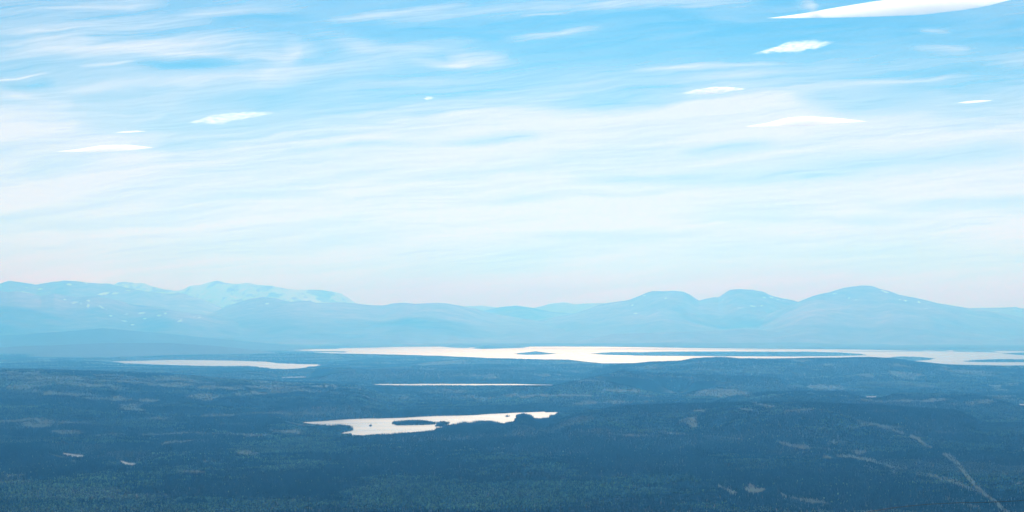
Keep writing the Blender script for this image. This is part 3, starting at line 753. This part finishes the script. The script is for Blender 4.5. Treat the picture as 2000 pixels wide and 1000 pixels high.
def cloud(label, spine, thick, lump=0.0, dens=.004, depth=.25, seed=1, dist=44000.0):
    """spine: picture points of the cloud's axis; thick: (up, down) half thickness in picture px along it"""
    sp = np.array(spine, float); th = np.array(thick, float)
    n_, m_ = 160, 40
    t = np.linspace(0.0, 1, n_)
    cx = np.interp(t, np.linspace(0, 1, len(sp)), sp[:, 0]); cyp = np.interp(t, np.linspace(0, 1, len(sp)), sp[:, 1])
    ker = np.hanning(23); ker /= ker.sum()
    def sm(a): return np.convolve(np.pad(a, 11, 'edge'), ker, 'valid')
    cyp = sm(cyp)
    up = np.maximum(sm(np.interp(t, np.linspace(0, 1, len(th)), th[:, 0])), .15); dn = np.maximum(sm(np.interp(t, np.linspace(0, 1, len(th)), th[:, 1])), .15)
    if lump: up = up * 1.2 + .5; dn = dn * 1.2 + .5
    xm, ym = cx.mean(), cyp.mean()
    u0, v0 = px_dir(xm, ym)
    k = dist / FPX
    C0 = np.array([u0 * dist, dist, CAMH + v0 * dist])
    rs = np.linspace(0, 2 * np.pi, m_, endpoint=False)
    TT, A = np.meshgrid(t, rs, indexing='ij')
    lm = 1 + lump * fbm(TT * 9 + seed, np.cos(A) * 1.2 + np.sin(A) * .7, seed, 4) if lump else 1.0
    hz = np.where(np.sin(A) > 0, up[:, None], dn[:, None]) * np.sin(A) * lm
    ln = (cx.max() - cx.min())
    dp = np.sqrt(np.clip(1.02 - (2 * t - 1) ** 2, 0, 1))[:, None] * ln * .5 * depth * np.cos(A)
    Y_ = dp * k
    X_ = (cx[:, None] - xm) * k + u0 * Y_
    Z_ = (ym - cyp[:, None] + hz) * k + v0 * Y_
    vs = np.stack([X_, Y_, Z_], -1).reshape(-1, 3)
    i = np.arange(n_ * m_).reshape(n_, m_)
    j = np.roll(i, -1, 1)
    fcs = np.stack([i[:-1], j[:-1], j[1:], i[1:]], -1).reshape(-1, 4)
    vs = np.r_[vs, [vs[:m_].mean(0), vs[-m_:].mean(0)]]
    a, b = n_ * m_, n_ * m_ + 1
    me = bpy.data.meshes.new('cloud')
    tri = [(a, int(i[0, (q + 1) % m_]), int(i[0, q])) for q in range(m_)] + [(b, int(i[-1, q]), int(i[-1, (q + 1) % m_])) for q in range(m_)]
    me.from_pydata([tuple(q) for q in vs], [], [tuple(map(int, f)) for f in fcs] + tri)
    me.update()
    c_ = sum((p.center - Vector(vs.mean(0))).dot(p.normal) * p.area for p in me.polygons)
    if c_ < 0: me.flip_normals()
    me.materials.append(ragged_material('torn_cloud_droplets', dens, (1 / 240, 1 / 400, 1 / 42), ((cx.max() - cx.min()) * .5 * k, 1, max(up.max(), dn.max()) * 1.35 * k), -(cyp[-1] - cyp[0]) / (cx[-1] - cx[0])) if lump else cloud_material('cloud_droplets', dens))
    o = bpy.data.objects.new('cloud', me); S.collection.objects.link(o); o.location = C0
    tag(o, label, 'cloud', 'small bright clouds below the cirrus veil')
    return o
cloud('big smooth white lens cloud cut by the top edge at upper right', [(1495, 36), (1560, 31), (1640, 23), (1720, 16), (1800, 10), (1880, 5), (1930, 3), (1978, -1)],
      [(0, 0), (3.5, 5), (10, 12), (16, 17), (17, 20), (15, 15), (9, 9), (0, 0)], dens=.0010, seed=3, dist=52500.0)
cloud('flat white lens cloud in the pale veil at right', [(1455, 247), (1500, 243), (1540, 239), (1580, 237.5), (1640, 236.5), (1695, 237)], [(0, 0), (3.5, 4), (10, 8.5), (11, 9), (6, 5), (0, 0)], dens=.0026, seed=4, dist=40000.0)
cloud('long low lens cloud at left above the left fells', [(105, 296), (150, 294), (200, 291.5), (250, 289), (302, 288)], [(0, 0), (2.8, 2.6), (8.5, 6), (7, 6), (0, 0)], dens=.003, seed=5, dist=35500.0)
cloud('thin short sliver of cloud above the long left lens', [(222, 259), (245, 258), (265, 257), (288, 256)], [(0, 0), (1.9, 1.7), (1.9, 1.5), (0, 0)], dens=.006, seed=6, dist=35500.0)
cloud('ragged feathery cloud under the big upper right lens', [(1462, 107), (1500, 100), (1530, 94), (1565, 90), (1600, 87), (1632, 82)], [(0, 0), (3, 3), (7, 7), (8, 8), (6, 5), (0, 0)], lump=.85, dens=.003, seed=7, dist=48000.0)
cloud('small bumpy white cloud above the right lens', [(1325, 182), (1360, 180), (1400, 176.5), (1430, 174), (1462, 173.5)], [(0, 0), (3.6, 4), (6, 6), (3.5, 3), (0, 0)], lump=.4, dens=.007, seed=8)
cloud('soft white double streaked cloud left of centre', [(362, 240), (400, 236), (440, 231), (490, 224), (550, 219)], [(0, 0), (6, 6), (8, 9), (6, 5), (0, 0)], lump=.5, dens=.0024, seed=9, dist=39000.0)
cloud('faint thin cloud sliver near the right edge', [(1868, 201), (1890, 200), (1915, 198), (1942, 196)], [(0, 0), (2.6, 2.2), (2.6, 2.2), (0, 0)], dens=.006, seed=10, dist=33000.0)
cloud('tiny white cloud fleck alone in the central blue', [(826, 192), (834, 192), (840, 191.5), (850, 191)], [(0, 0), (3, 2.6), (3, 2.6), (0, 0)], lump=.4, dens=.01, seed=11)

# ------------------------------------------------------------------ wire just below the viewpoint
def cable():
    m, N, L = new_mat('weathered_black_cable')
    p = N['Principled BSDF']; p.inputs['Metallic'].default_value = .6; p.inputs['Roughness'].default_value = .35
    ns = N.new('ShaderNodeTexNoise'); ns.inputs['Scale'].default_value = 4
    cr = N.new('ShaderNodeValToRGB'); cr.color_ramp.elements[0].color = (.012, .012, .014, 1); cr.color_ramp.elements[1].color = (.04, .04, .045, 1)
    L.new(ns.outputs['Fac'], cr.inputs[0]); L.new(cr.outputs[0], p.inputs['Base Color'])
    pts = []
    D0 = 90.0
    cx = [(1560, 1040), (1693, 1000), (1750, 991), (1810, 985), (1870, 982), (1930, 981), (1985, 978.5), (2010, 976), (2080, 966), (2200, 945)]
    q = np.array(cx, float)
    for x in np.linspace(1560, 2200, 80):
        y = poly_interp(cx, np.array([x]))[0]
        u, v = px_dir(x, y)
        pts.append(np.array([u * D0, D0, CAMH + v * D0]))
    pts = np.array(pts)
    K_ = 10; r = .016
    T = np.gradient(pts, axis=0); T /= np.linalg.norm(T, axis=1)[:, None]
    side = np.cross(T, [0, 1, 0]); side /= np.linalg.norm(side, axis=1)[:, None]
    fw = np.cross(T, side)
    a = np.linspace(0, 2 * np.pi, K_, endpoint=False)
    vs = (pts[:, None] + r * (np.cos(a)[None, :, None] * side[:, None] + np.sin(a)[None, :, None] * fw[:, None])).reshape(-1, 3)
    i = np.arange(len(vs)).reshape(-1, K_); j = np.roll(i, -1, 1)
    fcs = np.stack([i[:-1], i[1:], j[1:], j[:-1]], -1).reshape(-1, 4)
    o = mesh_obj('cable', vs, fcs, m, True)
    tag(o, 'thin dark cable crossing the bottom right corner in front of the forest', 'cable')
cable()

# ------------------------------------------------------------------ haze
def haze():
    lo, hi = (-112000, -6000, -60.0), (112000, 112000, 3060.0)
    import bmesh
    me = bpy.data.meshes.new('haze'); bm = bmesh.new()
    bmesh.ops.create_cube(bm, size=1.0)
    for v in bm.verts:
        v.co = Vector([(lo[k] + hi[k]) / 2 + v.co[k] * (hi[k] - lo[k]) for k in range(3)])
    bm.to_mesh(me); bm.free()
    m, N, L = new_mat('blue_air')
    N.remove(N['Principled BSDF'])
    v = N.new('ShaderNodeVolumePrincipled')
    v.inputs['Color'].default_value = (0.12, 0.55, 1.14, 1)
    v.inputs['Absorption Color'].default_value = (1, 1, 1, 1)
    v.inputs['Density'].default_value = 4.6e-5
    v.inputs['Anisotropy'].default_value = 0.30
    L.new(v.outputs[0], N['Material Output'].inputs['Volume'])
    me.materials.append(m)
    o = bpy.data.objects.new('haze', me); S.collection.objects.link(o)
    o['kind'] = 'stuff'; o['label'] = 'pale blue air between the viewpoint and the far fells'
haze()
